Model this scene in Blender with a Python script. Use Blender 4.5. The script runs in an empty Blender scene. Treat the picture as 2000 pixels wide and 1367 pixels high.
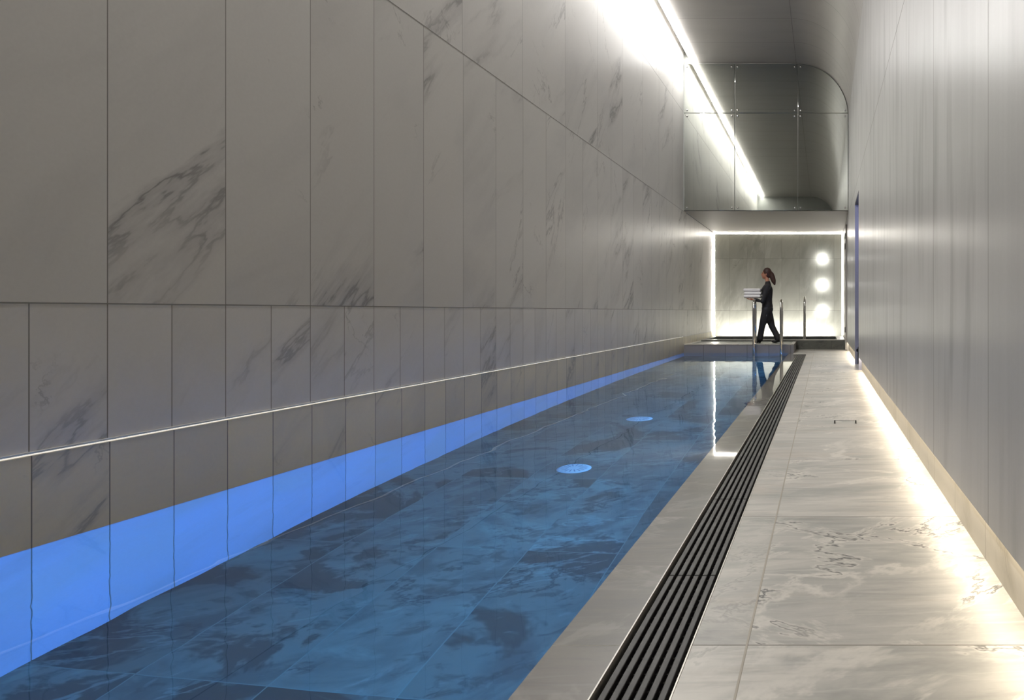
import bpy, bmesh, math, random
from mathutils import Vector, Matrix
random.seed(7)
PI = math.pi
sc = bpy.context.scene
COL = sc.collection

# ---------------------------------------------------------------- camera, world, exposure
EYE = 0.917                       # eye height above the pool deck (deck is z = 0)
FPX = 1372.0
cam_d = bpy.data.cameras.new('camera')
cam_d.sensor_width = 36.0
cam_d.lens = FPX / 2000 * 36.0
cam_d.shift_x = -(1608 - 1000) / 2000
cam_d.shift_y = -(683.5 - 608) / 2000
cam_d.clip_start = 0.05
cam_d.clip_end = 200
cam = bpy.data.objects.new('camera', cam_d)
cam.location = (0, 0, EYE)
cam.rotation_euler = (PI / 2, 0, 0)
COL.objects.link(cam)
sc.camera = cam

world = bpy.data.worlds.new('world')
sc.world = world
world.use_nodes = True
world.node_tree.nodes['Background'].inputs[0].default_value = (0.8, 0.85, 1.0, 1)
world.node_tree.nodes['Background'].inputs[1].default_value = 0.05

vs = sc.view_settings
vs.view_transform = 'Standard'
vs.look = 'None'
vs.exposure = 0.65
vs.gamma = 1.0
vs.use_curve_mapping = False
sc.cycles.caustics_reflective = False
sc.cycles.caustics_refractive = False
sc.cycles.max_bounces = 12
sc.cycles.diffuse_bounces = 6
sc.cycles.glossy_bounces = 5
sc.cycles.transmission_bounces = 6
sc.cycles.sample_clamp_indirect = 4.0
sc.cycles.use_denoising = True

# light colours and strengths
K_WARM = (1.0, 0.86, 0.66)
K_SOFT = (1.0, 0.95, 0.86)
K_WHITE = (1.0, 0.98, 0.95)
CEIL_W = 80.0        # wall-washing ceiling line, watts
CEIL_E = 116.0         # its visible diffuser
FLOOR_W = 27.0        # line under the right wall
HALO_E = 45.0
UP_W = 38.0
SPOT_E = 55.0
POOL_W = 240.0

# key dimensions
XL, XLB = -3.08, -3.07            # left wall upper / lower face
XR, XRB = 0.553, 0.60             # right wall panels / skirting behind them
ZC, RC = 6.385, 1.15              # ceiling height, radius of its rounded side
YE, YP, YB = 15.48, 16.97, 19.77  # mirror and pool end / spa rim / back wall
Y0 = -2.54                        # wall behind the camera
ZS = 3.13                         # soffit
ZT = 0.193                        # platform
XP, XG0, XG1, XJ = -0.745, -0.556, -0.362, -0.21

# ---------------------------------------------------------------- helpers: objects
def tag(o, label=None, cat=None, group=None, kind=None):
    if label: o['label'] = label
    if cat: o['category'] = cat
    if group: o['group'] = group
    if kind: o['kind'] = kind
    return o

def empty(name, loc=(0, 0, 0)):
    o = bpy.data.objects.new(name, None)
    o.location = loc
    o.empty_display_size = 0.1
    COL.objects.link(o)
    return o

def link(name, bm, mats, parent=None, smooth=False, bevel=0.0, loc=(0, 0, 0)):
    me = bpy.data.meshes.new(name)
    bmesh.ops.recalc_face_normals(bm, faces=bm.faces[:])
    bm.to_mesh(me); bm.free()
    if not isinstance(mats, (list, tuple)): mats = [mats]
    for m in mats: me.materials.append(m)
    if smooth:
        for p in me.polygons: p.use_smooth = True
    o = bpy.data.objects.new(name, me)
    o.location = loc
    COL.objects.link(o)
    if parent: o.parent = parent
    if bevel:
        b = o.modifiers.new('bevel', 'BEVEL'); b.width = bevel; b.segments = 2; b.limit_method = 'ANGLE'
    return o

def box(bm, x0, x1, y0, y1, z0, z1, mi=0):
    v = [bm.verts.new(p) for p in ((x0,y0,z0),(x1,y0,z0),(x1,y1,z0),(x0,y1,z0),(x0,y0,z1),(x1,y0,z1),(x1,y1,z1),(x0,y1,z1))]
    for q in ((0,3,2,1),(4,5,6,7),(0,1,5,4),(1,2,6,5),(2,3,7,6),(3,0,4,7)):
        bm.faces.new([v[i] for i in q]).material_index = mi

def quad(bm, pts, mi=0):
    f = bm.faces.new([bm.verts.new(p) for p in pts]); f.material_index = mi
    return f

def tube(bm, path, r, seg=14, cap=True):
    """round tube along a list of points; r is a number or one radius per point"""
    path = [Vector(p) for p in path]
    n = len(path)
    rr = r if isinstance(r, (list, tuple)) else [r] * n
    rings = []
    up = None
    for i, p in enumerate(path):
        t = (path[min(i + 1, n - 1)] - path[max(i - 1, 0)]).normalized()
        if up is None:
            a = Vector((0, 0, 1)) if abs(t.z) < 0.9 else Vector((1, 0, 0))
            up = (a - t * a.dot(t)).normalized()
        else:
            up = (up - t * up.dot(t)).normalized()
        s = t.cross(up)
        rings.append([bm.verts.new(p + (up * math.cos(2*PI*k/seg) + s * math.sin(2*PI*k/seg)) * rr[i]) for k in range(seg)])
    for a, b in zip(rings, rings[1:]):
        for k in range(seg):
            bm.faces.new((a[k], a[(k+1) % seg], b[(k+1) % seg], b[k]))
    if cap:
        bm.faces.new(rings[0][::-1]); bm.faces.new(rings[-1])

def lathe(bm, prof, axis, origin, seg=28):
    """spin (radius, height) profile round an axis direction"""
    ax = Vector(axis).normalized()
    a = Vector((0, 0, 1)) if abs(ax.z) < 0.9 else Vector((1, 0, 0))
    u = (a - ax * a.dot(ax)).normalized(); w = ax.cross(u); o = Vector(origin)
    rings = []
    for r, h in prof:
        if r < 1e-6: rings.append([bm.verts.new(o + ax * h)])
        else: rings.append([bm.verts.new(o + ax * h + (u * math.cos(2*PI*k/seg) + w * math.sin(2*PI*k/seg)) * r) for k in range(seg)])
    for a_, b_ in zip(rings, rings[1:]):
        for k in range(seg):
            k2 = (k + 1) % seg
            if len(a_) == 1 and len(b_) > 1: bm.faces.new((a_[0], b_[k2], b_[k]))
            elif len(b_) == 1 and len(a_) > 1: bm.faces.new((a_[k], a_[k2], b_[0]))
            elif len(a_) > 1: bm.faces.new((a_[k], a_[k2], b_[k2], b_[k]))

def lamp_area(name, loc, rot, sx, sy, watts, color, parent=None, spread=PI):
    d = bpy.data.lights.new(name, 'AREA')
    d.shape = 'RECTANGLE'; d.size = sx; d.size_y = sy
    d.energy = watts; d.color = color; d.spread = spread
    o = bpy.data.objects.new(name, d)
    o.location = loc; o.rotation_euler = rot
    COL.objects.link(o)
    if parent: o.parent = parent
    return o

def aim_strip(o, d, long_axis=(0, 1, 0)):
    """turn a strip lamp so that its long side (local Y) lies along long_axis and it shines towards d"""
    y = Vector(long_axis).normalized(); z = -Vector(d).normalized()
    x = y.cross(z).normalized(); z = x.cross(y)
    o.rotation_euler = Matrix((x, y, z)).transposed().to_euler()

# ---------------------------------------------------------------- helpers: materials
class G:
    """small expression builder over a node tree"""
    def __init__(s, m): s.nt = m.node_tree
    def node(s, t, **kw):
        n = s.nt.nodes.new(t)
        for k, v in kw.items(): setattr(n, k, v)
        return n
    def put(s, sock, v):
        if isinstance(v, bpy.types.NodeSocket): s.nt.links.new(v, sock)
        elif isinstance(v, (tuple, list)): sock.default_value = tuple(v) if len(v) == len(sock.default_value) else (*v, 1.0)
        else: sock.default_value = v
    def m(s, op, a, b=0.0, c=0.0, clamp=False):
        n = s.node('ShaderNodeMath', operation=op, use_clamp=clamp)
        s.put(n.inputs[0], a); s.put(n.inputs[1], b); s.put(n.inputs[2], c)
        return n.outputs[0]
    def xyz(s, x=0.0, y=0.0, z=0.0):
        n = s.node('ShaderNodeCombineXYZ')
        for i, v in enumerate((x, y, z)): s.put(n.inputs[i], v)
        return n.outputs[0]
    def sep(s, v):
        n = s.node('ShaderNodeSeparateXYZ'); s.put(n.inputs[0], v); return n.outputs
    def noise(s, vec, scale, detail=4.0, rough=0.55, dist=0.0):
        n = s.node('ShaderNodeTexNoise')
        s.put(n.inputs['Vector'], vec)
        n.inputs['Scale'].default_value = scale; n.inputs['Detail'].default_value = detail
        n.inputs['Roughness'].default_value = rough; n.inputs['Distortion'].default_value = dist
        return n.outputs[0]
    def white(s, vec):
        n = s.node('ShaderNodeTexWhiteNoise', noise_dimensions='3D'); s.put(n.inputs['Vector'], vec)
        return n.outputs['Value'], n.outputs['Color']
    def smooth(s, v, a, b, o0=0.0, o1=1.0):
        n = s.node('ShaderNodeMapRange', interpolation_type='SMOOTHSTEP')
        s.put(n.inputs[0], v)
        for i, x in enumerate((a, b, o0, o1)): s.put(n.inputs[1 + i], x)
        return n.outputs[0]
    def mix(s, f, a, b, blend='MIX'):
        n = s.node('ShaderNodeMix', data_type='RGBA', blend_type=blend)
        s.put(n.inputs[0], f); s.put(n.inputs[6], a); s.put(n.inputs[7], b)
        return n.outputs[2]

def new_mat(name):
    m = bpy.data.materials.new(name); m.use_nodes = True
    return m, m.node_tree.nodes['Principled BSDF'], G(m)

def stone(name, axes, tile, off, base, tone=0.06, clouds=(), veins=(), joint=((0.1, 0.1, 0.1), 0.004, 0.004),
          rough=0.45, coat=0.0, bump=0.0, spec=0.5, streak=None, jbump=0.3, soft=True):
    """veined stone cut in tiles; axes are the two world axes of its face. Each tile takes its own piece of the pattern"""
    m, bsdf, g = new_mat(name)
    tc = g.node('ShaderNodeTexCoord')
    p = g.sep(tc.outputs['Object'])
    u, v = p['XYZ'.index(axes[0])], p['XYZ'.index(axes[1])]
    us = g.m('DIVIDE', g.m('SUBTRACT', u, off[0]), tile[0])
    vsx = g.m('DIVIDE', g.m('SUBTRACT', v, off[1]), tile[1])
    cu, cv = g.m('FLOOR', us), g.m('FLOOR', vsx)
    rv, rc = g.white(g.xyz(cu, cv, 3.7))
    r = g.sep(rc)
    pu = g.m('ADD', u, g.m('MULTIPLY', r[0], 41.0)); pv = g.m('ADD', v, g.m('MULTIPLY', r[1], 37.0)); pz = g.m('MULTIPLY', r[2], 29.0)
    def frame(angle, su, sv):
        ca, sa = math.cos(angle), math.sin(angle)
        a = g.m('MULTIPLY', g.m('ADD', g.m('MULTIPLY', pu, ca), g.m('MULTIPLY', pv, sa)), su)
        b = g.m('MULTIPLY', g.m('ADD', g.m('MULTIPLY', pu, -sa), g.m('MULTIPLY', pv, ca)), sv)
        return g.xyz(a, b, pz)
    col = base
    for (c, amt, scale, angle, su, sv, lo, hi) in clouds:
        n = g.noise(frame(angle, su, sv), scale, 6.0 if soft else 3.0, 0.6 if soft else 0.5, 0.6 if soft else 0.0)
        col = g.mix(g.m('MULTIPLY', g.smooth(n, lo, hi), amt), col, c)
    for (c, amt, scale, angle, su, sv, width, mlo, mhi) in veins:
        f = frame(angle, su, sv)
        n = g.noise(f, scale, 7.0, 0.62, 0.35)
        line = g.smooth(g.m('ABSOLUTE', g.m('SUBTRACT', n, 0.5)), 0.0, width, 1.0, 0.0)
        mk = g.smooth(g.noise(f, scale * 0.8 + 0.17, 3.0, 0.6), mlo, mhi)
        col = g.mix(g.m('MULTIPLY', g.m('MULTIPLY', line, mk), amt), col, c)
    # tone of each tile
    k = g.m('ADD', g.m('MULTIPLY', rv, 2 * tone), 1.0 - tone)
    col = g.mix(1.0, col, g.xyz(k, k, k), 'MULTIPLY')
    fine = g.m('ADD', g.m('MULTIPLY', g.noise(frame(0, 1, 1), 60.0, 3.0), 0.08), 0.96)
    col = g.mix(1.0, col, g.xyz(fine, fine, fine), 'MULTIPLY')
    # joints
    def edge(t, size, w):
        fr = g.m('FRACT', t)
        return g.m('LESS_THAN', g.m('MULTIPLY', g.m('MINIMUM', fr, g.m('SUBTRACT', 1.0, fr)), size), w / 2)
    jm = g.m('MAXIMUM', edge(us, tile[0], joint[1]), edge(vsx, tile[1], joint[2]))
    col = g.mix(jm, col, joint[0])
    g.put(bsdf.inputs['Base Color'], col)
    rn = g.noise(frame(0, 1, 1), 2.5, 4.0)
    g.put(bsdf.inputs['Roughness'], g.m('MAXIMUM', g.m('ADD', g.m('MULTIPLY', rn, 0.06), rough - 0.03), g.m('MULTIPLY', jm, 0.8)))
    bsdf.inputs['Specular IOR Level'].default_value = spec
    if coat:
        bsdf.inputs['Coat Weight'].default_value = coat
        bsdf.inputs['Coat Roughness'].default_value = 0.03
        bsdf.inputs['Coat IOR'].default_value = 1.33
    h = g.m('MULTIPLY', jm, -jbump)
    if streak:                                  # very fine waviness running up the face
        h = g.m('ADD', h, g.m('MULTIPLY', g.noise(g.xyz(g.m('MULTIPLY', u, streak[0]), g.m('MULTIPLY', v, streak[1]), pz), 1.0, 3.0), streak[2]))
    if bump:
        h = g.m('ADD', h, g.m('MULTIPLY', g.noise(frame(0, 1, 1), 35.0, 4.0), bump))
    bn = g.node('ShaderNodeBump'); bn.inputs['Strength'].default_value = 0.5; bn.inputs['Distance'].default_value = 0.01
    g.put(bn.inputs['Height'], h)
    g.put(bsdf.inputs['Normal'], bn.outputs[0])
    return m

def plain(name, color, rough=0.5, metal=0.0, var=0.0, vscale=20.0, spec=0.5, bump=0.0, stretch=(1, 1, 1)):
    m, bsdf, g = new_mat(name)
    tc = g.node('ShaderNodeTexCoord')
    p = g.sep(tc.outputs['Object'])
    n = g.noise(g.xyz(*[g.m('MULTIPLY', p[i], stretch[i]) for i in range(3)]), vscale, 4.0)
    k = g.m('ADD', g.m('MULTIPLY', n, 2 * var), 1.0 - var)
    g.put(bsdf.inputs['Base Color'], g.mix(1.0, color, g.xyz(k, k, k), 'MULTIPLY'))
    g.put(bsdf.inputs['Roughness'], g.m('ADD', g.m('MULTIPLY', n, 0.1), rough - 0.05, clamp=True))
    bsdf.inputs['Metallic'].default_value = metal
    bsdf.inputs['Specular IOR Level'].default_value = spec
    if bump:
        bn = g.node('ShaderNodeBump'); bn.inputs['Strength'].default_value = bump; bn.inputs['Distance'].default_value = 0.004
        g.put(bn.inputs['Height'], n); g.put(bsdf.inputs['Normal'], bn.outputs[0])
    return m

def glow(name, color, strength):
    m, bsdf, g = new_mat(name)
    bsdf.inputs['Base Color'].default_value = (0.8, 0.8, 0.8, 1)
    bsdf.inputs['Emission Color'].default_value = (*color, 1)
    bsdf.inputs['Emission Strength'].default_value = strength
    return m

GROUT = (0.22, 0.21, 0.19)
W_BASE = (0.60, 0.585, 0.56)
W_VEIN = (0.20, 0.19, 0.18)
def wall_stone(name, tile, off, base=W_BASE, amt=1.0):
    a = math.radians(42)
    return stone(name, ('Y', 'Z'), tile, off, base, tone=0.03,
        clouds=[((0.42, 0.41, 0.405), 0.45, 0.9, a, 0.5, 1.3, 0.45, 0.75), ((0.60, 0.575, 0.54), 0.5, 0.6, 0.0, 1, 1, 0.45, 0.7)],
        veins=[((0.30, 0.29, 0.29), 0.5 * amt, 0.62, a, 0.36, 1.3, 0.050, 0.50, 0.64), (W_VEIN, 0.75 * amt, 0.62, a, 0.36, 1.3, 0.012, 0.52, 0.64),
               ((0.2, 0.19, 0.19), 0.55 * amt, 1.1, a + 0.2, 0.26, 1.2, 0.012, 0.53, 0.66),
               ((0.16, 0.15, 0.15), 0.6 * amt, 1.3, -a - 0.2, 0.6, 1.2, 0.008, 0.58, 0.68)],
        joint=(GROUT, 0.005, 0.005), rough=0.36, streak=(9.0, 0.25, 0.03))
M = {}
M['wall_low'] = wall_stone('left_wall_low', (0.2988, 3.0), (0.0346, -2.0), base=(0.66, 0.645, 0.63), amt=0.7)
M['wall_mid'] = wall_stone('left_wall_middle', (0.5976, 30.0), (0.0346, -9.0))
M['wall_high'] = wall_stone('left_wall_high', (1.1952, 30.0), (0.018, -9.0))
M['wall_base'] = wall_stone('left_wall_base_lit_tint', (0.2988, 30.0), (0.0346, -9.0), base=(0.75, 0.69, 0.53), amt=0.6)  # same stone; warm light from the thin line is put into its yellowish base
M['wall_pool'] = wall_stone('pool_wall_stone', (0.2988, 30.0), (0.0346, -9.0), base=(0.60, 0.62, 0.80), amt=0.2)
M['wall_right'] = stone('right_wall_stone', ('Y', 'Z'), (1.165, 30.0), (0.026, -9.0), (0.39, 0.385, 0.377), tone=0.02,
    clouds=[((0.29, 0.285, 0.28), 0.5, 1.0, 0.0, 1.6, 0.45, 0.48, 0.75), ((0.47, 0.46, 0.45), 0.5, 0.7, 0.0, 1.0, 0.4, 0.5, 0.7),
            ((0.22, 0.217, 0.213), 0.8, 1.0, 0.03, 5.5, 0.75, 0.48, 0.74), ((0.47, 0.46, 0.45), 0.3, 1.0, 0.0, 14.0, 0.5, 0.45, 0.75)],
    joint=(GROUT, 0.006, 0.006), rough=0.31, streak=(26.0, 0.12, 0.12), spec=0.38, soft=False)
FL_BASE = (0.395, 0.38, 0.35)
def deck_stone(name, tile, off, coat=0.0, base=FL_BASE, jt=(0.005, 0.005), jc=(0.2, 0.19, 0.165), amt=1.0, rough=0.42, cs=1.0):
    sc_ = lambda c: tuple(v * cs for v in c)
    return stone(name, ('X', 'Y'), tile, off, base, tone=0.04,
        clouds=[(sc_((0.22, 0.225, 0.21)), 0.85, 1.1, 0.12, 0.8, 2.4, 0.42, 0.70), (sc_((0.56, 0.53, 0.48)), 0.6, 1.5, 0.25, 0.6, 2.2, 0.5, 0.70),
                (sc_((0.36, 0.31, 0.26)), 0.6, 1.9, 0.0, 0.6, 2.6, 0.5, 0.70), (sc_((0.22, 0.22, 0.21)), 0.6, 3.0, 0.1, 0.6, 3.2, 0.56, 0.72), (sc_((0.24, 0.235, 0.22)), 0.5, 6.0, 0.05, 0.35, 3.5, 0.50, 0.70), (sc_((0.55, 0.53, 0.49)), 0.35, 8.0, 0.05, 0.35, 3.5, 0.52, 0.70)],
        veins=[((0.58, 0.55, 0.50), 0.8 * amt, 1.15, 0.75, 0.55, 1.2, 0.032, 0.38, 0.52), ((0.075, 0.075, 0.072), 1.0 * amt, 1.15, 0.75, 0.55, 1.2, 0.011, 0.50, 0.58),
               ((0.58, 0.55, 0.50), 0.7 * amt, 0.9, -0.35, 0.5, 1.3, 0.022, 0.42, 0.55), ((0.09, 0.09, 0.085), 1.0 * amt, 0.9, -0.35, 0.5, 1.3, 0.008, 0.51, 0.58)],
        joint=(jc, *jt), rough=rough, coat=coat, bump=0.03)
M['deck'] = deck_stone('deck_stone', (4.0, 1.21), (-0.21, 0.72))
M['deck_strip'] = deck_stone('deck_strip_stone', (4.0, 1.21), (-0.21 - 4.0, 0.72), amt=0.35)
M['coping'] = deck_stone('wet_coping_stone', (4.0, 0.605), (-3.0, 0.113), coat=1.0, base=(0.10, 0.092, 0.075), amt=0.12, cs=0.26)
M['pool_floor'] = stone('pool_floor_stone', ('X', 'Y'), (0.5, 1.2), (-2.14, 0.3), (0.175, 0.215, 0.165), tone=0.22,
    clouds=[((0.09, 0.115, 0.095), 0.8, 2.2, 0.9, 0.8, 1.3, 0.46, 0.62), ((0.25, 0.33, 0.25), 0.6, 1.5, 0.2, 0.8, 1.4, 0.55, 0.66),
            ((0.035, 0.045, 0.038), 0.85, 0.9, 0.5, 1.0, 1.0, 0.53, 0.56), ((0.05, 0.06, 0.05), 0.6, 7.0, 0.4, 0.8, 1.3, 0.54, 0.64), ((0.28, 0.36, 0.28), 0.4, 6.0, 0.8, 0.8, 1.3, 0.58, 0.68)],
    veins=[((0.30, 0.40, 0.32), 0.55, 1.0, 0.6, 0.5, 1.1, 0.012, 0.48, 0.62), ((0.04, 0.05, 0.045), 0.8, 2.0, 0.3, 0.6, 1.2, 0.02, 0.50, 0.60)],
    joint=((0.20, 0.28, 0.22), 0.006, 0.005), rough=0.6)
M['end_tile'] = stone('platform_front_stone', ('X', 'Z'), (0.48, 3.0), (-3.12, -2.0), (0.22, 0.215, 0.23), tone=0.12,
    clouds=[((0.25, 0.24, 0.25), 0.6, 2.5, 0.2, 1, 1.5, 0.45, 0.7)], joint=((0.09, 0.085, 0.085), 0.008, 0.008), rough=0.4)
M['platform'] = stone('platform_stone', ('X', 'Y'), (0.6, 1.2), (-3.08, 15.48), (0.42, 0.40, 0.36), tone=0.05,
    clouds=[((0.3, 0.3, 0.28), 0.6, 2.0, 0.2, 1, 1.5, 0.45, 0.7)], joint=((0.15, 0.14, 0.13), 0.005, 0.005), rough=0.35)
M['rim_stone'] = stone('spa_rim_stone', ('X', 'Z'), (0.9, 3.0), (-0.7, -2.0), (0.11, 0.115, 0.10), tone=0.08,
    clouds=[((0.05, 0.055, 0.05), 0.8, 4.0, 0.2, 1, 1.5, 0.45, 0.7), ((0.2, 0.2, 0.18), 0.5, 6.0, 0.2, 1, 1.5, 0.55, 0.7)], joint=((0.03, 0.03, 0.03), 0.004, 0.004), rough=0.35)
M['back_stone'] = stone('back_wall_stone', ('X', 'Z'), (0.49, 1.466), (-2.637, 0.937), (0.53, 0.54, 0.49), tone=0.08,
    clouds=[((0.36, 0.375, 0.33), 0.7, 1.3, 1.2, 0.7, 1.6, 0.42, 0.75), ((0.56, 0.57, 0.52), 0.5, 1.6, 1.3, 0.5, 1.8, 0.5, 0.75)],
    veins=[((0.66, 0.67, 0.62), 0.6, 0.7, 1.25, 0.5, 1.5, 0.035, 0.46, 0.62), ((0.20, 0.20, 0.175), 0.6, 1.2, 1.0, 0.5, 1.4, 0.010, 0.60, 0.68)],
    joint=((0.27, 0.27, 0.235), 0.005, 0.006), rough=0.35)
M['ceiling'] = stone('ceiling_plaster', ('X', 'Y'), (9.0, 1.16), (-8.0, 0.36), (0.33, 0.315, 0.295), tone=0.02,
    clouds=[((0.28, 0.265, 0.25), 0.5, 1.5, 0.0, 0.4, 2.5, 0.40, 0.75)], joint=((0.2, 0.19, 0.18), 0.010, 0.010), rough=0.33, soft=False, spec=0.8)
M['soffit'] = plain('soffit_plaster', (0.42, 0.40, 0.37), 0.6, var=0.03, vscale=3)
M['slot'] = plain('white_slot_paint', (0.75, 0.74, 0.72), 0.6, var=0.02)
M['skirting'] = stone('skirting_stone', ('Y', 'Z'), (0.6, 3.0), (0.2, -1.0), (0.42, 0.39, 0.33), tone=0.05,
    clouds=[((0.3, 0.27, 0.21), 0.6, 2.0, 0.8, 0.6, 1.5, 0.5, 0.7)], veins=[((0.2, 0.18, 0.14), 0.7, 2.0, 0.9, 0.5, 1.3, 0.02, 0.55, 0.65)], joint=((0.2, 0.18, 0.15), 0.004, 0.004), rough=0.5)
M['dark_void'] = plain('dark_lining', (0.05, 0.05, 0.055), 0.7, var=0.1)
M['jamb'] = plain('blue_grey_door_lining', (0.26, 0.27, 0.36), 0.4, var=0.05)
M['leaf'] = plain('pale_door_leaf', (0.50, 0.48, 0.45), 0.35, var=0.03)
M['steel'] = plain('polished_steel', (0.62, 0.60, 0.57), 0.14, metal=1.0, var=0.04)
M['alu'] = plain('pale_metal_trim', (0.48, 0.46, 0.42), 0.4, metal=0.6, var=0.05)
M['black_metal'] = plain('black_metal', (0.02, 0.02, 0.02), 0.4, metal=0.6, var=0.1)
M['slat'] = plain('black_plastic_slat', (0.022, 0.021, 0.020), 0.5, var=0.4, vscale=25, spec=0.35)
M['rod'] = plain('grey_plastic_rod', (0.10, 0.10, 0.10), 0.4, var=0.1)
M['gutter'] = plain('gutter_lining', (0.012, 0.012, 0.012), 0.6, var=0.1)
M['towel'] = plain('white_terry_cotton', (0.88, 0.87, 0.90), 0.9, var=0.05, vscale=90, bump=0.6)
M['skin'] = plain('skin', (0.48, 0.22, 0.14), 0.5, var=0.04)
M['hair'] = plain('brown_hair', (0.045, 0.016, 0.009), 0.55, var=0.35, vscale=60, stretch=(1, 1, 0.15), bump=0.4)
M['black_cloth'] = plain('black_cloth', (0.012, 0.012, 0.014), 0.75, var=0.15, vscale=40, bump=0.3)
M['black_cloth2'] = plain('charcoal_cloth', (0.016, 0.016, 0.017), 0.75, var=0.15, vscale=40, bump=0.3)
M['shoe'] = plain('black_leather', (0.012, 0.011, 0.011), 0.4, var=0.1)
M['eye'] = plain('dark_eye', (0.03, 0.02, 0.015), 0.2, var=0.02)
M['lip'] = plain('lips', (0.42, 0.14, 0.12), 0.45, var=0.03)
M['inlet'] = plain('white_inlet_plastic', (0.92, 0.96, 0.84), 0.4, var=0.03)
M['inlet_slot'] = plain('grey_inlet_slots', (0.35, 0.38, 0.4), 0.5, var=0.03)

# mirror: smoke-tinted silvered glass
m, bsdf, g = new_mat('smoked_mirror')
bsdf.inputs['Base Color'].default_value = (0.60, 0.62, 0.575, 1); bsdf.inputs['Metallic'].default_value = 1.0
tc = g.node('ShaderNodeTexCoord')
g.put(bsdf.inputs['Roughness'], g.m('ADD', g.m('MULTIPLY', g.noise(tc.outputs['Object'], 3.0), 0.02), 0.012))
M['mirror'] = m
# water surface
m, bsdf, g = new_mat('pool_water')
m.node_tree.nodes.remove(bsdf)
gl = g.node('ShaderNodeBsdfGlass'); gl.inputs['IOR'].default_value = 1.333; gl.inputs['Roughness'].default_value = 0.0
gl.inputs['Color'].default_value = (0.93, 0.98, 1.0, 1)
tc = g.node('ShaderNodeTexCoord'); p = g.sep(tc.outputs['Object'])
wv = g.noise(g.xyz(g.m('MULTIPLY', p[0], 2.6), g.m('MULTIPLY', p[1], 1.2), 0.0), 1.1, 2.0, 0.5, 0.3)
bn = g.node('ShaderNodeBump'); bn.inputs['Strength'].default_value = 0.13; bn.inputs['Distance'].default_value = 0.02
g.put(bn.inputs['Height'], wv); g.put(gl.inputs['Normal'], bn.outputs[0])
g.nt.links.new(gl.outputs[0], m.node_tree.nodes['Material Output'].inputs[0])
M['water'] = m

# ---------------------------------------------------------------- setting
def pool_z(y): return -(1.375 - 0.0265 * y)

def struct(name, bm, mats, label, cat, parent=None, **kw):
    o = link(name, bm, mats, parent, **kw)
    return tag(o, label, cat, kind='structure')

# left wall: four rows of slabs, the lowest row standing 10 mm proud
bm = bmesh.new()
YL1 = YB + 0.35
ZL = 0.372
for z0, z1, mi in ((ZL, 0.95, 0), (0.95, 3.12, 1), (3.12, 5.30, 2), (5.30, 6.95, 2)):
    yy1 = YL1 if z1 < 3.2 else YE + 0.3
    quad(bm, [(XL, Y0, z0), (XL, yy1, z0), (XL, yy1, z1), (XL, Y0, z1)], mi)
box(bm, XL - 0.02, XLB, YE, YL1, 0.35, ZL + 0.001, 0)
for z in (0.95, 3.12, 5.30):            # recessed bed joints
    box(bm, XL - 0.02, XL + 0.0006, Y0, (YL1 if z < 3 else YE), z - 0.003, z + 0.003, 3)
struct('wall_left', bm, [M['wall_low'], M['wall_mid'], M['wall_high'], plain('bed_joint', GROUT, 0.8)],
       'tall pale grey veined stone wall along the left of the pool', 'wall')
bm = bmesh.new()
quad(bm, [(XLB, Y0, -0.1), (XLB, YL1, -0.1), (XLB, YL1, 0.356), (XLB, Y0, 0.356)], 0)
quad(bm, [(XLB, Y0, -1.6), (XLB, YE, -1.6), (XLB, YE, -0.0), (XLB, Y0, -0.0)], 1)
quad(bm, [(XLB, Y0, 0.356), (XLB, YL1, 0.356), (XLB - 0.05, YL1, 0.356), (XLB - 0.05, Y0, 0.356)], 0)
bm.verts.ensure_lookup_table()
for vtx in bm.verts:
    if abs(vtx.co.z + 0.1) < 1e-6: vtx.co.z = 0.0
struct('trim_1', bm, [M['wall_base'], M['wall_pool']], 'stone course at the waterline, coloured olive for the warm light of the thin line above', 'wall')

# right wall panels with a door opening, floating above a set-back skirting
YD0, YD1, ZD = 11.0, 12.24, 2.77
def panel(bm, y0, y1, z0, z1, mi=0): box(bm, XR, XR + 0.022, y0, y1, z0, z1, mi)
bm = bmesh.new()
zt = ZC - RC
panel(bm, Y0, YD0 - 0.041, 0.20, zt); panel(bm, YD1 + 0.041, YE + 0.9, 0.20, zt); panel(bm, YD0 - 0.041, YD1 + 0.041, ZD + 0.041, zt)
box(bm, XR - 0.0006, XR + 0.01, Y0, YE, 3.037, 3.043, 1); box(bm, XR - 0.0006, XR + 0.01, Y0, YE, zt - 0.002, zt + 0.002, 1)
struct('wall_right', bm, [M['wall_right'], plain('panel_joint', GROUT, 0.8)], 'satin grey stone panel wall along the right walkway', 'wall')
bm = bmesh.new()
for a, b in ((Y0, YD0), (YD1, YE + 0.9)):
    box(bm, XRB, XRB + 0.03, a, b, 0.0, 0.30)
struct('baseboard_right', bm, M['skirting'], 'cream stone skirting set back below the right wall, washed by hidden light', 'skirting')
bm = bmesh.new()
for a, b in ((Y0, YD0), (YD1, YE + 0.9)):
    box(bm, XR + 0.022, XRB, a, b, 0.235, 0.26)
struct('trim_2', bm, M['slot'], 'white ceiling of the light recess under the right wall panels', 'trim')

# door opening in the right wall
bm = bmesh.new()
box(bm, XR, 1.25, YD1, YD1 + 0.04, 0.0, ZD, 0)
box(bm, XR, 1.25, YD0 - 0.04, YD0, 0.0, ZD, 0)
box(bm, XR, 1.25, YD0, YD1, ZD, ZD + 0.04, 1)
box(bm, 1.25, 1.29, YD0 - 0.04, YD1 + 0.04, 0, ZD + 0.04, 0)
struct('door_1', bm, [M['jamb'], M['dark_void']], 'narrow doorway with blue grey lining in the right wall', 'doorway')

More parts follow.
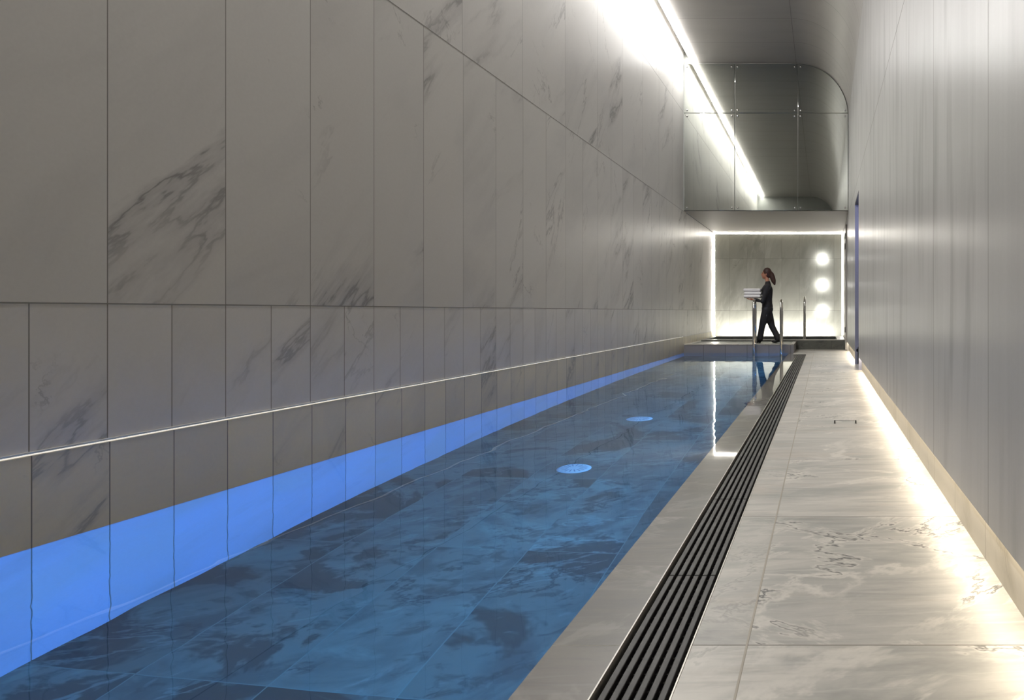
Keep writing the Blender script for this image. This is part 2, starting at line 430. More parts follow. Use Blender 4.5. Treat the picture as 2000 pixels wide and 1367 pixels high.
# ceiling: flat field, rounded side, and the slot by the left wall
XC0 = -2.815
bm = bmesh.new()
ns = 24
prof = [(XC0, ZC), (XR - RC, ZC)] + [(XR - RC + RC * math.sin(PI/2*k/ns), ZC - RC + RC * math.cos(PI/2*k/ns)) for k in range(1, ns + 1)]
vr = [[bm.verts.new((x, y, z)) for x, z in prof] for y in (Y0, YE + 0.3)]
for k in range(len(prof) - 1):
    f = bm.faces.new((vr[0][k], vr[0][k+1], vr[1][k+1], vr[1][k])); f.smooth = True
struct('ceiling', bm, M['ceiling'], 'dark grey plaster ceiling rounded down into the right wall', 'ceiling')
bm = bmesh.new()
box(bm, XR - RC - 0.004, XR - RC + 0.004, Y0, YE, ZC - 0.002, ZC + 0.002)
struct('trim_3', bm, plain('ceiling_joint', (0.2, 0.19, 0.18), 0.7), 'long ceiling joint where the curve begins', 'trim')
bm = bmesh.new()
quad(bm, [(XL, Y0, 6.9), (XL, YE + .3, 6.9), (XC0, YE + .3, 6.9), (XC0, Y0, 6.9)])
quad(bm, [(XC0, Y0, 6.9), (XC0, YE + .3, 6.9), (XC0, YE + .3, ZC), (XC0, Y0, ZC)])
struct('trim_4', bm, M['slot'], 'white lining of the light slot beside the left wall', 'trim')

# wall behind the camera
bm = bmesh.new()
box(bm, XL - 0.3, 1.3, Y0 - 0.1, Y0, -1.6, 7.0)
struct('wall_front', bm, plain('dark_end_wall', (0.13, 0.135, 0.125), 0.5, var=0.05), 'dark wall closing the near end of the hall', 'wall')
# wall carrying the mirror, soffit beyond
bm = bmesh.new()
box(bm, XL, 1.3, YE + 0.02, YE + 0.3, ZS + 0.012, 7.0)
struct('wall_back', bm, plain('mirror_backing', (0.30, 0.31, 0.29), 0.4, var=0.03), 'wall above the alcove that carries the mirror panels', 'wall')
bm = bmesh.new()
quad(bm, [(XL, YE, ZS), (0.7, YE, ZS), (0.7, YL1, ZS), (XL, YL1, ZS)])
struct('trim_5', bm, M['soffit'], 'pale soffit over the spa alcove beneath the mirror', 'soffit')

# deck, coping, gutter, pool basin
bm = bmesh.new()
quad(bm, [(XJ, Y0, 0), (1.26, Y0, 0), (1.26, YP, 0), (XJ, YP, 0)], 0)
quad(bm, [(XG1, Y0, 0), (XJ, Y0, 0), (XJ, YP, 0), (XG1, YP, 0)], 1)
YG = 14.98
quad(bm, [(-0.654, YG, 0), (XG1, YG, 0), (XG1, YP, 0), (-0.654, YP, 0)], 1)
struct('floor', bm, [M['deck'], M['deck_strip']], 'light veined stone walkway between the drain and the right wall', 'floor')
bm = bmesh.new()
box(bm, XP, XG0, Y0, YG, -0.12, 0.0)
box(bm, XP, -0.654, YG, YE, -0.12, 0.0)
struct('trim_6', bm, M['coping'], 'wet grey stone coping between the water and the drain', 'coping')
bm = bmesh.new()
box(bm, XJ - 0.003, XJ + 0.003, Y0, YP, -0.01, 0.0012)
struct('trim_7', bm, plain('long_joint', (0.36, 0.33, 0.28), 0.8), 'pale straight grout joint along the walkway', 'trim')
bm = bmesh.new()
quad(bm, [(XG0, Y0, -0.10), (XG1, Y0, -0.10), (XG1, YG, -0.10), (XG0, YG, -0.10)])
quad(bm, [(XG1, Y0, -0.10), (XG1, YG, -0.10), (XG1, YG, 0), (XG1, Y0, 0)])
quad(bm, [(XG0, YG, -0.10), (XG1, YG, -0.10), (XG1, YG, 0), (XG0, YG, 0)])
struct('trim_8', bm, M['gutter'], 'black channel beneath the drain grating', 'channel')
bm = bmesh.new()
quad(bm, [(XLB, Y0, pool_z(Y0)), (XP, Y0, pool_z(Y0)), (XP, YE, pool_z(YE)), (XLB, YE, pool_z(YE))], 0)
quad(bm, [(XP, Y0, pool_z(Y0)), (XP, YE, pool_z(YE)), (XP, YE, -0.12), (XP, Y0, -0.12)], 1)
struct('floor_pool', bm, [M['pool_floor'], M['wall_pool']], 'sunken pool floor of dark patterned stone tiles under blue water', 'pool')
# platform at the pool end, spa rim behind it
bm = bmesh.new()
box(bm, XLB, -0.654, YE, YP, -1.2, ZT - 0.022, 0)
box(bm, XLB, -0.650, YE - 0.006, YP, ZT - 0.018, ZT, 1)
struct('trim_9', bm, [M['end_tile'], M['platform']], 'low stone platform closing the far end of the pool', 'platform')
bm = bmesh.new(); box(bm, -2.955, -0.72, 15.80, YP - 0.004, ZT - 0.004, ZT + 0.0015)
struct('trim_12', bm, M['rim_stone'], 'dark stone strip across the platform before the spa rim', 'trim')
ZR = 0.235
XS0, XS1, YS0, YS1 = -2.91, 0.336, 17.15, 19.2
bm = bmesh.new()
for (x0, x1, y0, y1) in ((-2.955, XR - 0.02, YP, YS0), (-2.955, XR - 0.02, YS1, 19.30), (-2.955, XS0, YS0, YS1), (XS1, XR - 0.02, YS0, YS1)):
    box(bm, x0, x1, y0, y1, -0.8, ZR - 0.02, 0)
    box(bm, x0, x1, y0, y1, ZR - 0.02, ZR, 1)
box(bm, XL, 0.6, YP, YL1, -0.9, -0.8, 0)
struct('trim_10', bm, [M['rim_stone'], M['platform']], 'raised dark stone rim of the spa basin in front of the lit back wall', 'spa rim')
bm = bmesh.new()
box(bm, -3.07, -2.955, YP, YL1, -0.3, ZT, 1); box(bm, -2.955, 0.6, 19.30, YL1, -0.3, 0.15, 0)
struct('trim_11', bm, [M['dark_void'], M['platform']], 'dark gap around the spa rim', 'trim')
# alcove: side wall and the lit stone back panel standing in front of a light slot
bm = bmesh.new()
box(bm, XR, XR + 0.04, YE + 0.9, YL1, 0.0, ZS)
struct('wall_alcove', bm, M['wall_right'], 'grey right side wall of the spa alcove', 'wall')
bm = bmesh.new()
box(bm, XL, XR + 0.1, YB + 0.14, YB + 0.2, 0, ZS + 0.1)
struct('wall_rear', bm, M['slot'], 'pale wall behind the stone back panel', 'wall')
BX0, BX1, BZ1 = -3.05, 0.523, 3.095
bm = bmesh.new()
box(bm, BX0, BX1, YB, YB + 0.05, 0.12, BZ1)
struct('wall_panel', bm, M['back_stone'], 'green grey marble back wall panel with a bright lit edge', 'wall')

# pool water, up to the inner edge of the coping
bm = bmesh.new()
quad(bm, [(XLB, Y0, -0.002), (XP, Y0, -0.002), (XP, YE, -0.002), (XLB, YE, -0.002)])
o = link('pool_water', bm, M['water'])
tag(o, 'still clear blue pool water between the left wall and the coping', 'water', kind='stuff')
bm = bmesh.new()
quad(bm, [(XS0, YS0, 0.10), (XS1, YS0, 0.10), (XS1, YS1, 0.10), (XS0, YS1, 0.10)])
o = link('spa_water', bm, M['water'])
tag(o, 'dark still water inside the raised spa basin', 'water', kind='stuff')

# ---------------------------------------------------------------- light lines
YA, YZ = Y0 + 0.05, YE - 0.01
# ceiling line: slim profile beside the ceiling edge, lit below and towards the wall
t = tag(empty('ceiling_light_line', (-2.86, YA, ZC)), 'long bright light line at the ceiling edge beside the left wall', 'light')
def rel(bmf, parent):
    for v in bmf.verts: v.co -= parent.location
bm = bmesh.new(); n = 18
for k in range(n):
    a, b = YA + (YZ - YA) * k / n, YA + (YZ - YA) * (k + 1) / n
    quad(bm, [(-2.878, a, ZC - 0.03), (-2.878, b, ZC - 0.03), (-2.817, b, ZC - 0.03), (-2.817, a, ZC - 0.03)])
rel(bm, t); link('diffuser', bm, glow('ceiling_diffuser', K_WHITE, CEIL_E), t)
bm = bmesh.new()
box(bm, -2.892, -2.879, YA, YZ, ZC - 0.045, ZC + 0.03); box(bm, -2.892, -2.816, YA, YZ, ZC + 0.03, ZC + 0.04)
rel(bm, t); link('housing', bm, M['slot'], t)
ll = lamp_area('wall_wash', (-2.93, (YA + YZ) / 2, ZC + 0.12), (0, 0, 0), 0.05, YZ - YA, CEIL_W, K_WHITE)
aim_strip(ll, (-0.55, 0, -0.85))
ll.location -= t.location; ll.parent = t
# thin line in the left wall
t = tag(empty('wall_light_line', (XLB, YA, 0.364)), 'thin warm light line in the left wall just above the warm-tinted stone course', 'light')
bm = bmesh.new()
box(bm, XLB - 0.03, XLB - 0.017, YA, YE, 0.3563, 0.3630); rel(bm, t)
link('diffuser', bm, glow('thin_line_diffuser', K_SOFT, 0.5), t)
bm = bmesh.new()
box(bm, XLB - 0.03, XLB + 0.001, YA, YE, 0.3645, 0.372); rel(bm, t)
link('profile', bm, M['alu'], t)
# hidden lines below the right wall panels, one each side of the doorway
for (a, b, lab) in ((YA, YD0, 'hidden warm light line under the right wall, nearer than the doorway'), (YD1, YE + 0.9, 'short hidden light line under the right wall beyond the doorway')):
    t = tag(empty('skirting_light_line', (0.585, a, 0.22)), lab, 'light', 'light lines under the right wall')
    bm = bmesh.new(); box(bm, 0.577, 0.598, a, b, 0.213, 0.233); rel(bm, t)
    link('housing', bm, M['alu'], t)
    l = lamp_area('strip', (0.585, (a + b) / 2, 0.205), (0, 0, 0), 0.018, b - a, FLOOR_W * (b - a) / 13.5, K_WARM)
    aim_strip(l, (-0.35, 0, -0.93))
    l.location -= t.location; l.parent = t
# halo round the back panel: top and both sides
HM = glow('halo_diffuser', K_SOFT, HALO_E)
for (x0, x1, z0, z1, lab) in ((BX0, BX1, BZ1 + 0.003, BZ1 + 0.017, 'bright light line along the top edge of the marble back wall'),
                              (BX0 - 0.016, BX0 - 0.002, 0.25, BZ1, 'bright upright light line at the left edge of the marble back wall'),
                              (BX1 + 0.003, BX1 + 0.014, 0.25, BZ1, 'bright upright light line at the right edge of the marble back wall')):
    bm = bmesh.new(); box(bm, x0, x1, YB + 0.004, YB + 0.03, z0, z1)
    o = link('edge_light_line', bm, HM); tag(o, lab, 'light', 'light lines round the back wall')
# uplight behind the spa rim
t = tag(empty('uplight_line', (-1.3, 19.5, 0.2)), 'recessed uplight line behind the spa rim washing the foot of the back wall', 'light')
bm = bmesh.new(); box(bm, -2.92, 0.33, 19.40, 19.46, 0.15, 0.19); rel(bm, t); link('housing', bm, M['alu'], t)
l = lamp_area('strip', (-1.295, 19.43, 0.195), (PI, 0, 0), 3.25, 0.05, UP_W, K_SOFT)
d = Vector((0, 0.55, 0.85)); l.rotation_euler = d.to_track_quat('-Z', 'Y').to_euler()
l.location -= t.location; l.parent = t
# three round wall lamps
def wall_lamp(z, lab):
    t = tag(empty('wall_lamp', (-0.028, YB, z)), lab, 'lamp', 'round lamps on the back wall')
    bm = bmesh.new(); lathe(bm, [(0.028, 0.0), (0.028, 0.12), (0.0, 0.12)], (0, -1, 0), (0, 0, 0)); link('stem', bm, M['alu'], t, smooth=False)
    bm = bmesh.new(); lathe(bm, [(0.048, 0.121), (0.060, 0.121), (0.064, 0.126), (0.060, 0.132), (0.048, 0.132), (0.048, 0.121)], (0, -1, 0), (0, 0, 0)); link('ring', bm, plain('lamp_ring_metal', (0.35, 0.34, 0.32), 0.4), t, smooth=True)
    bm = bmesh.new(); lathe(bm, [(0.047, 0.122), (0.047, 0.130), (0.032, 0.138), (0.0, 0.142)], (0, -1, 0), (0, 0, 0)); link('lens', bm, glow('lamp_lens', K_WHITE, 12.0), t, smooth=True)
    bm = bmesh.new(); lathe(bm, [(0.029, 0.088), (0.050, 0.088), (0.050, 0.116), (0.029, 0.116), (0.029, 0.088)], (0, -1, 0), (0, 0, 0)); link('glow_ring', bm, glow('lamp_glow_ring', K_WHITE, SPOT_E), t, smooth=True)
wall_lamp(2.40, 'topmost round lamp on the marble back wall'); wall_lamp(1.665, 'middle round lamp of three on the marble back wall'); wall_lamp(0.93, 'lowest round lamp on the marble back wall')
# pool lights under the coping, shining across to the left wall
t = tag(empty('pool_light_line', (XP - 0.02, 6.5, -0.25)), 'underwater blue light line below the coping facing the left wall', 'light')
bm = bmesh.new(); box(bm, XP - 0.03, XP - 0.001, Y0 + 0.1, YE - 0.1, -0.30, -0.18); rel(bm, t); link('housing', bm, M['alu'], t)
l = lamp_area('strip', (XP - 0.035, (Y0 + YE) / 2, -0.24), (0, 0, 0), 0.10, YE - Y0 - 0.3, POOL_W, (0.11, 0.37, 1.0))
aim_strip(l, (-1, 0, -0.12))
l.location -= t.location; l.parent = t
# faint blue lamp inside the doorway
d_ = bpy.data.lights.new('doorway_light', 'POINT'); d_.energy = 7.0; d_.color = (0.55, 0.6, 1.0); d_.shadow_soft_size = 0.1
l = bpy.data.objects.new('doorway_light', d_); l.location = (0.95, 11.5, 2.4); COL.objects.link(l)

# ---------------------------------------------------------------- mirror panels over the alcove
px = lambda x: (x - 1608) / FPX * YE
pz = lambda y: EYE + (608 - y) / FPX * YE
cols = [XL + 0.008, px(1435), px(1558), XR - 0.006]
rows = [ZS + 0.004, pz(221), ZC - 0.012]
names = [['lower left', 'lower middle', 'lower right'], ['upper left', 'upper middle', 'upper right']]
for r in range(2):
    for c in range(3):
        x0, x1, z0, z1 = cols[c] + 0.005, cols[c+1] - 0.005, rows[r] + 0.005, rows[r+1] - 0.005
        pts = [(x0, z0), (x1, z0), (x1, z1), (x0, z1)]
        if r == 1 and c == 2:
            cx, cz, rad = XR - RC, ZC - RC, RC - 0.014
            pts = [(x0, z0), (x1, z0)]
            for k in range(0, 19):
                a = PI / 2 * k / 18
                q = (cx + rad * math.cos(a), cz + rad * math.sin(a))
                if q[0] > x0 and q[1] > z0 and q[0] < x1: pts.append(q)
            pts.append((x0, cz + math.sqrt(rad * rad - max(0, x0 - cx) ** 2)))
        lab = 'smoke-tinted mirror panel, %s of the six above the alcove' % names[r][c]
        if r == 1 and c == 2: lab = 'smoke-tinted mirror panel with a rounded corner, upper right of the six'
        mid = ((x0 + x1) / 2, YE, (z0 + z1) / 2)
        t = tag(empty('mirror_panel', mid), lab, 'mirror', 'mirror panels above the alcove')
        bm = bmesh.new()
        fr = [bm.verts.new((x - mid[0], 0.0, z - mid[2])) for x, z in pts]
        bk = [bm.verts.new((x - mid[0], 0.012, z - mid[2])) for x, z in pts]
        bm.faces.new(fr); bm.faces.new(bk[::-1])
        for k in range(len(pts)):
            k2 = (k + 1) % len(pts)
            bm.faces.new((fr[k], bk[k], bk[k2], fr[k2]))
        link('glass', bm, M['mirror'], t, bevel=0.003)
        if c == 1: t.rotation_euler = (0, 0, math.radians(0.10))
        bs = [(x0 + 0.06, z0 + 0.06), (x1 - 0.06, z0 + 0.06), (x0 + 0.06, z1 - 0.06), (x1 - 0.06, z1 - 0.06)]
        if r == 1 and c == 2: bs.pop()
        for (bx, bz) in bs:
            bm = bmesh.new()
            lathe(bm, [(0.016, 0.0), (0.020, 0.004), (0.020, 0.012), (0.014, 0.018), (0.0, 0.019)], (0, -1, 0), (bx - mid[0], 0.0, bz - mid[2]), 16)
            link('bolt', bm, M['steel'], t, smooth=True)

# ---------------------------------------------------------------- drain grating
t = tag(empty('drain_grating', ((XG0 + XG1) / 2, Y0, 0)), 'long black slatted drain grating beside the wet coping', 'grating')
ga, gb = XG0 + 0.014, XG1 - 0.008
npitch = 6; pitch = (gb - ga) / npitch
for k in range(npitch):
    bm = bmesh.new()
    y = Y0
    while y < YG - 0.02:
        y2 = min(y + 0.994, YG - 0.01)
        box(bm, ga + pitch * k + 0.004, ga + pitch * (k + 1) - 0.007, y, y2, -0.028, -0.006)
        y += 1.0
    rel(bm, t); link('slat', bm, M['slat'], t, bevel=0.002)
for (x0, x1, lab) in ((XG0, XG0 + 0.004, 0), (XG1 - 0.002, XG1 + 0.002, 0)):
    bm = bmesh.new(); box(bm, x0, x1, Y0, YG, -0.03, 0.002); rel(bm, t)
    link('edge_trim', bm, M['alu'], t)['label'] = 'pale metal edge trim of the grating'
rod_bm = bmesh.new()
y = 1.65; k = 0
while y < YG - 0.05:
    bmr = bmesh.new() if k < 100 else rod_bm
    box(bmr, ga, gb, y - 0.0035, y + 0.0035, -0.030, -0.022)
    if k < 100:
        rel(bmr, t); link('cross_rod', bmr, M['rod'], t)
    y += 0.042; k += 1
rel(rod_bm, t); o = link('cross_rod', rod_bm, M['rod'], t); o['kind'] = 'stuff'

# ---------------------------------------------------------------- small fittings
# lifting slot in the walkway
t = tag(empty('floor_hatch_pull', (0.18, 5.75, 0)), 'slim low pull bar on two black posts set in the walkway floor', 'hatch pull')
for dx in (-0.086, 0.086):
    bm = bmesh.new(); lathe(bm, [(0.008, 0.0), (0.0075, 0.003), (0.0055, 0.005), (0.0055, 0.022), (0.004, 0.026), (0.0, 0.027)], (0, 0, 1), (dx, 0, 0), 16)
    link('post', bm, M['black_metal'], t, smooth=True)
bm = bmesh.new(); tube(bm, [(-0.086, 0, 0.023), (-0.03, 0, 0.023), (0.03, 0, 0.023), (0.086, 0, 0.023)], 0.0016, 8); link('bar', bm, M['rod'], t, smooth=True)
# inlets in the pool floor
def inlet(x, y, lab):
    t = tag(empty('pool_inlet', (x, y, pool_z(y))), lab, 'inlet', 'round inlets in the pool floor')
    bm = bmesh.new(); lathe(bm, [(0.0, 0.016), (0.10, 0.014), (0.12, 0.010), (0.13, 0.0)], (0, 0, 1), (0, 0, 0), 36); link('cover', bm, M['inlet'], t, smooth=True)
    bm = bmesh.new()
    for k in range(16):
        a = 2 * PI * k / 16; c, s = math.cos(a), math.sin(a)
        quad(bm, [(c*0.045 - s*0.003, s*0.045 + c*0.003, 0.0172), (c*0.045 + s*0.003, s*0.045 - c*0.003, 0.0172), (c*0.098 + s*0.005, s*0.098 - c*0.005, 0.0158), (c*0.098 - s*0.005, s*0.098 + c*0.005, 0.0158)])
    link('slots', bm, M['inlet_slot'], t)
inlet(-1.905, 5.36, 'round white inlet disc in the pool floor, nearer of the two'); inlet(-1.905, 7.27, 'round white inlet disc in the pool floor, farther of the two')
# handrails
def arc_path(y0, y1, z0a, z0b, ztop, n=14):
    r = (y1 - y0) / 2; cy = (y0 + y1) / 2
    p = [(0, y0, z0a), (0, y0, (z0a + ztop) / 2), (0, y0, ztop - r)]
    p += [(0, cy - r * math.cos(PI * k / n), ztop - r + r * math.sin(PI * k / n)) for k in range(1, n)]
    p += [(0, y1, ztop - r), (0, y1, (z0b + ztop) / 2), (0, y1, z0b)]
    return p
def handrail(x, y0, y1, za, zb, zt, lab, grp, flanges):
    t = tag(empty('handrail', (x, 0, 0)), lab, 'handrail', grp)
    bm = bmesh.new(); tube(bm, arc_path(y0, y1, za, zb, zt), 0.0265, 16); link('tube', bm, M['steel'], t, smooth=True)
    for (fy, fz) in flanges:
        bm = bmesh.new(); lathe(bm, [(0.025, 0.03), (0.03, 0.024), (0.046, 0.010), (0.05, 0.0)], (0, 0, 1), (0, fy, fz), 20); link('flange', bm, M['steel'], t, smooth=True)
handrail(-1.52, 15.32, 15.74, -0.9, ZT, 1.165, 'steel pool handrail on the platform, in front of the walking person', 'pool handrails', [(15.74, ZT)])
handrail(-0.925, 15.32, 15.74, -0.9, ZT, 1.165, 'steel pool handrail at the right end of the platform, behind the walking person', 'pool handrails', [(15.74, ZT)])
handrail(-0.46, 17.06, 17.5, ZR, -0.5, 1.27, 'single steel handrail on the spa rim, farthest right', 'spa handrail', [(17.06, ZR)])
# door leaf in the alcove with hinges
t = tag(empty('door_2', (XR, 16.5, 0)), 'pale door leaf on the right side of the alcove with dark hinges', 'door', kind='structure')
bm = bmesh.new(); box(bm, -0.035, -0.002, -0.08, 0.45, 0.02, 2.95); link('leaf', bm, M['leaf'], t, bevel=0.003)
for z in (2.62, 2.38, 0.42):
    bm = bmesh.new(); box(bm, -0.05, -0.035, -0.07, 0.07, z, z + 0.13); link('hinge', bm, M['black_metal'], t, bevel=0.003)

# ---------------------------------------------------------------- towels
def towel(x0, x1, y0, y1, z, h, lab):
    """a towel folded in three: layers joined by rounded folds on the side facing the carrier's front"""
    t = tag(empty('folded_towel', ((x0 + x1) / 2, (y0 + y1) / 2, z)), lab, 'towel', 'folded towels carried by the person')
    bm = bmesh.new()
    L, W = (x1 - x0) / 2, (y1 - y0) / 2
    n = 12
    secs = []
    for (xx, sy, sz) in ((-L, 0.93, 0.45), (-L + 0.008, 0.98, 0.85), (-L + 0.022, 1, 1), (-L * 0.3, 1, 1.03), (L * 0.4, 1, 0.98), (L - 0.022, 1, 1), (L - 0.008, 0.98, 0.85), (L, 0.93, 0.45)):
        prof = []
        r = h / 2
        for sg in (-1, 1):                      # two rounded long edges, each pinched where the layers meet
            for k in range(n + 1):
                a = -PI / 2 + PI * k / n
                if sg == 1: a = a + PI
                pinch = 1.0 - 0.30 * math.exp(-(math.sin(a) / 0.12) ** 2)
                cy = (W - r) * (1 if math.cos(a) >= -1e-6 and sg == -1 else -1)
                prof.append((cy + r * math.cos(a) * pinch, r * math.sin(a)))
        secs.append([bm.verts.new((xx, y * sy, h / 2 + z * sz * 0.98)) for y, z in prof])
    for a, b in zip(secs, secs[1:]):
        for k in range(len(prof)):
            k2 = (k + 1) % len(prof); bm.faces.new((a[k], a[k2], b[k2], b[k]))
    bm.faces.new(secs[0]); bm.faces.new(secs[-1][::-1])
    link('cloth', bm, M['towel'], t, smooth=True)
    return t

# ---------------------------------------------------------------- person
PX, PY, PZ = -1.285, 16.15, ZT
S = 1372 / PY
def P(xp, yp, dy=0.0): return Vector(((xp - 1608) / S - PX, dy, EYE + (608 - yp) / S - PZ))
def ball(bm, c, r, sx=1, sy=1, sz=1, sub=3, rot=None):
    mt = Matrix.Translation(c) @ (rot.to_4x4() if rot else Matrix()) @ Matrix.Diagonal((r*sx, r*sy, r*sz, 1))
    bmesh.ops.create_icosphere(bm, subdivisions=sub, radius=1.0, matrix=mt)
def limb(bm, pts, rads, ysc=1.0):
    pts = [Vector(p) for p in pts]
    for p, r in zip(pts, rads): ball(bm, p, r, sub=2)
    tube(bm, pts, rads, 14)
def remesh(o, vox, smooth=4):
    r_ = o.modifiers.new('skin_surface', 'REMESH'); r_.mode = 'VOXEL'; r_.voxel_size = vox; r_.use_smooth_shade = True
    s_ = o.modifiers.new('soften', 'SMOOTH'); s_.factor = 0.5; s_.iterations = smooth
person = tag(empty('person', (PX, PY, PZ)), 'person in black walking left across the platform with a stack of white towels', 'person')
sh = [P(1500.5, 560, -0.155), P(1500.5, 560, 0.155)]
el = [P(1491, 589, -0.20), P(1491, 589, 0.20)]
wr = [P(1474, 585.5, -0.125), P(1474, 585.5, 0.125)]
hipc = P(1498, 601)
hips = [P(1498, 603, -0.085), P(1498, 603, 0.085)]
knee = [P(1489, 637, -0.075), P(1507.5, 638, 0.075)]
ank = [P(1483.5, 661.5, -0.07), P(1518.5, 660.5, 0.07)]
neck = P(1499.5, 551); chest = P(1498.5, 566); waist = P(1499, 585)
headc = P(1496.2, 534.5)
# body: one continuous surface
bm = bmesh.new()
limb(bm, [hipc, waist, chest, neck, P(1498, 544)], [0.115, 0.10, 0.12, 0.052, 0.05])
ball(bm, chest, 0.115, 0.8, 1.25, 1.1); ball(bm, hipc, 0.12, 0.85, 1.25, 0.9)
for i in (0, 1):
    limb(bm, [chest + Vector((0.02, 0.12 * (-1, 1)[i], 0.05)), sh[i], el[i], wr[i]], [0.06, 0.052, 0.04, 0.026])
    limb(bm, [hips[i], knee[i], ank[i]], [0.085, 0.055, 0.038])
    toe = ank[i] + (Vector((-0.08, 0, -0.06)) if i == 0 else Vector((-0.07, 0, -0.075)))
    limb(bm, [ank[i], ank[i] + Vector((0.03, 0, -0.04)), toe], [0.038, 0.036, 0.026])
# head
fwd = Vector((-1, 0, 0))
ball(bm, headc + Vector((0.012, 0, 0.012)), 0.098, 0.98, 0.78, 1.08)
ball(bm, headc + Vector((-0.032, 0, -0.045)), 0.072, 0.86, 0.82, 1.05)
ball(bm, headc + Vector((-0.062, 0, -0.098)), 0.026, 1.0, 1.1, 0.8, 2)     # chin
limb(bm, [headc + Vector((-0.086, 0, 0.012)), headc + Vector((-0.106, 0, -0.026))], [0.011, 0.015])   # nose
for s in (-1, 1):
    ball(bm, headc + Vector((0.012, s * 0.078, -0.012)), 0.03, 0.6, 0.35, 1.0, 2)   # ears
    ball(bm, headc + Vector((-0.060, s * 0.036, -0.035)), 0.03, 0.8, 0.8, 0.8, 2)   # cheeks
body = link('body', bm, M['skin'], person); remesh(body, 0.009, 4)
# hands: palm up under the towels, five fingers each, joined to the body mesh at the wrist
for i in (0, 1):
    s = (-1, 1)[i]
    bm = bmesh.new()
    w = wr[i]; f = Vector((-1, -0.10 * s, 0.06)).normalized(); side = Vector((0, s, 0))
    limb(bm, [w + Vector((0.04, 0.015 * s, -0.006)), w], [0.028, 0.026])
    pc = w + f * 0.055
    ball(bm, pc, 0.05, 1.05, 0.85, 0.36, 3)
    for k, (off, ln) in enumerate(((-0.030, 0.066), (-0.010, 0.078), (0.011, 0.072), (0.031, 0.056))):
        b0 = w + f * 0.092 - side * off * 1.0
        b1 = b0 + f * ln * 0.5 + Vector((0, 0, 0.002)); b2 = b1 + f * ln * 0.3 + Vector((0, 0, 0.008)); b3 = b2 + f * ln * 0.25 + Vector((0, 0, 0.012))
        limb(bm, [b0, b1, b2, b3], [0.0095, 0.0088, 0.008, 0.007])
    t0 = w + f * 0.03 + side * 0.036; t1 = t0 + f * 0.03 + side * 0.022 + Vector((0, 0, 0.012)); t2 = t1 + f * 0.028 + side * 0.004 + Vector((0, 0, 0.016))
    limb(bm, [t0, t1, t2], [0.014, 0.011, 0.009])
    h = link('hand', bm, M['skin'], person); remesh(h, 0.0045, 2)
# face details
for s in (-1, 1):
    bm = bmesh.new(); ball(bm, headc + Vector((-0.083, s * 0.031, 0.004)), 0.011, 0.6, 1.1, 0.7, 2); link('eye', bm, M['eye'], person, smooth=True)
    bm = bmesh.new(); tube(bm, [headc + Vector((-0.090, s * 0.014, 0.024)), headc + Vector((-0.090, s * 0.032, 0.030)), headc + Vector((-0.080, s * 0.047, 0.025))], [0.003, 0.004, 0.002], 8); link('eyebrow', bm, M['hair'], person, smooth=True)
bm = bmesh.new(); ball(bm, headc + Vector((-0.092, 0, -0.064)), 0.02, 0.45, 1.0, 0.42, 2); link('mouth', bm, M['lip'], person, smooth=True)
# hair drawn back in a ponytail
bm = bmesh.new()
ball(bm, headc + Vector((0.028, 0, 0.030)), 0.110, 0.93, 0.82, 1.03)
ball(bm, headc + Vector((0.09, 0, -0.01)), 0.075, 0.9, 0.85, 1.1)
ball(bm, headc + Vector((0.050, 0, -0.03)), 0.075, 0.8, 0.95, 1.0)
limb(bm, [headc + Vector((0.085, 0, 0.035)), headc + Vector((0.125, 0, -0.01)), headc + Vector((0.150, 0, -0.09)), headc + Vector((0.175, 0, -0.17)), headc + Vector((0.195, 0, -0.24))], [0.045, 0.056, 0.062, 0.056, 0.026])
h = link('hair', bm, M['hair'], person); remesh(h, 0.010, 3); h['label'] = 'long brown hair in a ponytail'
# long sleeved top
bm = bmesh.new()
limb(bm, [P(1499.6, 552.2), P(1499.8, 557), chest, waist, P(1498.5, 597)], [0.064, 0.080, 0.132, 0.112, 0.125])
ball(bm, chest + Vector((-0.012, 0, -0.01)), 0.128, 0.85, 1.3, 1.15); ball(bm, hipc + Vector((0.02, 0, 0.03)), 0.130, 0.92, 1.28, 1.0)
for s in (-1, 1): ball(bm, chest + Vector((-0.075, s * 0.07, -0.005)), 0.062, 1, 1, 1, 2)
for i in (0, 1):
    limb(bm, [chest + Vector((0.02, 0.11 * (-1, 1)[i], 0.06)), sh[i], el[i], wr[i] + Vector((0.02, 0, 0))], [0.075, 0.066, 0.054, 0.042])
o = link('top', bm, M['black_cloth'], person); remesh(o, 0.012, 4); o['label'] = 'black long sleeved top'
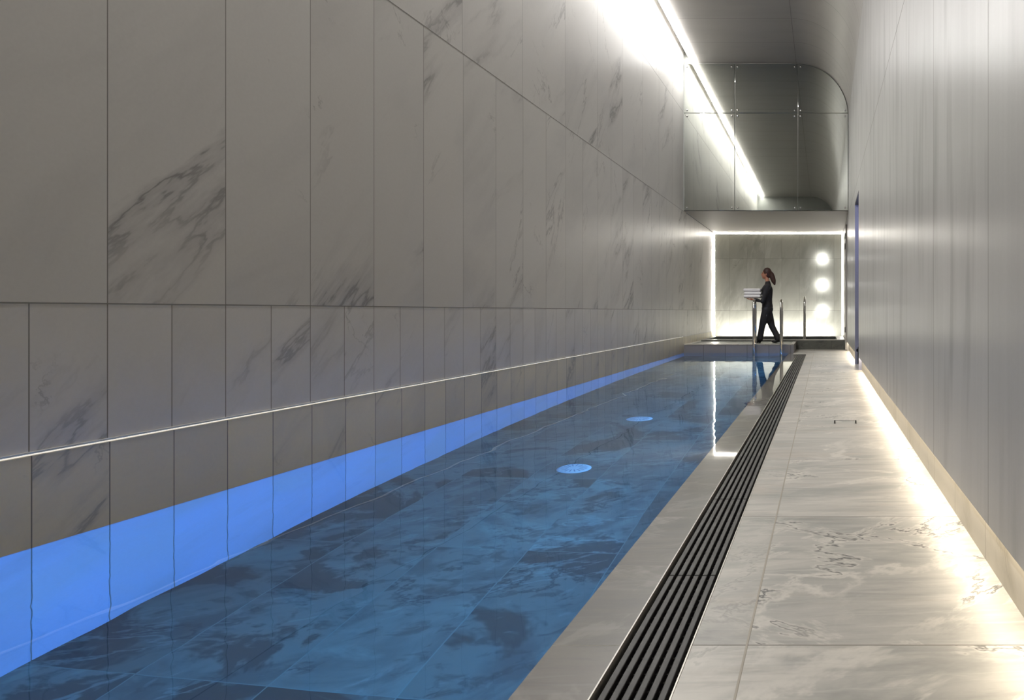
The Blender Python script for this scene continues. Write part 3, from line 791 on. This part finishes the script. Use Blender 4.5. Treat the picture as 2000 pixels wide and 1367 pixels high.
# trousers, loose at the hem
bm = bmesh.new()
ball(bm, hipc + Vector((0.012, 0, -0.02)), 0.135, 0.98, 1.28, 1.0)
for s in (-1, 1): ball(bm, hipc + Vector((0.055, s * 0.07, -0.03)), 0.085, 1, 1, 1.1, 3)
limb(bm, [hipc, P(1498, 622)], [0.125, 0.118])
for i in (0, 1):
    kk = knee[i]; hem = ank[i] + Vector((0.012, 0, 0.0))
    limb(bm, [hips[i] + Vector((0, 0, -0.02)), (hips[i] + kk) / 2, kk, (kk + hem) / 2, hem], [0.108, 0.094, 0.074, 0.070, 0.078])
o = link('trousers', bm, M['black_cloth2'], person); remesh(o, 0.012, 3); o['label'] = 'dark loose trousers'
# shoes
for i in (0, 1):
    bm = bmesh.new()
    a = ank[i]
    if i == 0:
        ball(bm, Vector((a.x + 0.012, a.y, 0.035)), 0.04, 1.0, 0.85, 0.85); ball(bm, Vector((a.x - 0.065, a.y, 0.034)), 0.056, 1.7, 0.78, 0.62)
        limb(bm, [Vector((a.x + 0.005, a.y, 0.075)), Vector((a.x - 0.02, a.y, 0.05)), Vector((a.x - 0.10, a.y, 0.03))], [0.050, 0.046, 0.03])
    else:
        ball(bm, Vector((a.x + 0.03, a.y, 0.05)), 0.04, 1.0, 0.85, 0.95); ball(bm, Vector((a.x - 0.06, a.y, 0.034)), 0.056, 1.6, 0.80, 0.62)
        limb(bm, [Vector((a.x + 0.01, a.y, 0.09)), Vector((a.x - 0.02, a.y, 0.055)), Vector((a.x - 0.09, a.y, 0.03))], [0.050, 0.048, 0.03])
    o = link('shoe', bm, M['shoe'], person); remesh(o, 0.008, 2)
    r_ = None
# the towels rest on the forearms and hands
tw = P(1471, 583)
tz = PZ + tw.z + 0.011
for k, (dx, lab) in enumerate(((0.0, 'folded white towel at the bottom of the stack on the person\'s forearms'), (0.012, 'folded white towel in the middle of the carried stack'), (-0.004, 'folded white towel on top of the carried stack'))):
    towel(PX + tw.x - 0.205 + dx, PX + tw.x + 0.185 + dx, PY - 0.17, PY + 0.17, tz + k * 0.072, 0.0715, lab)
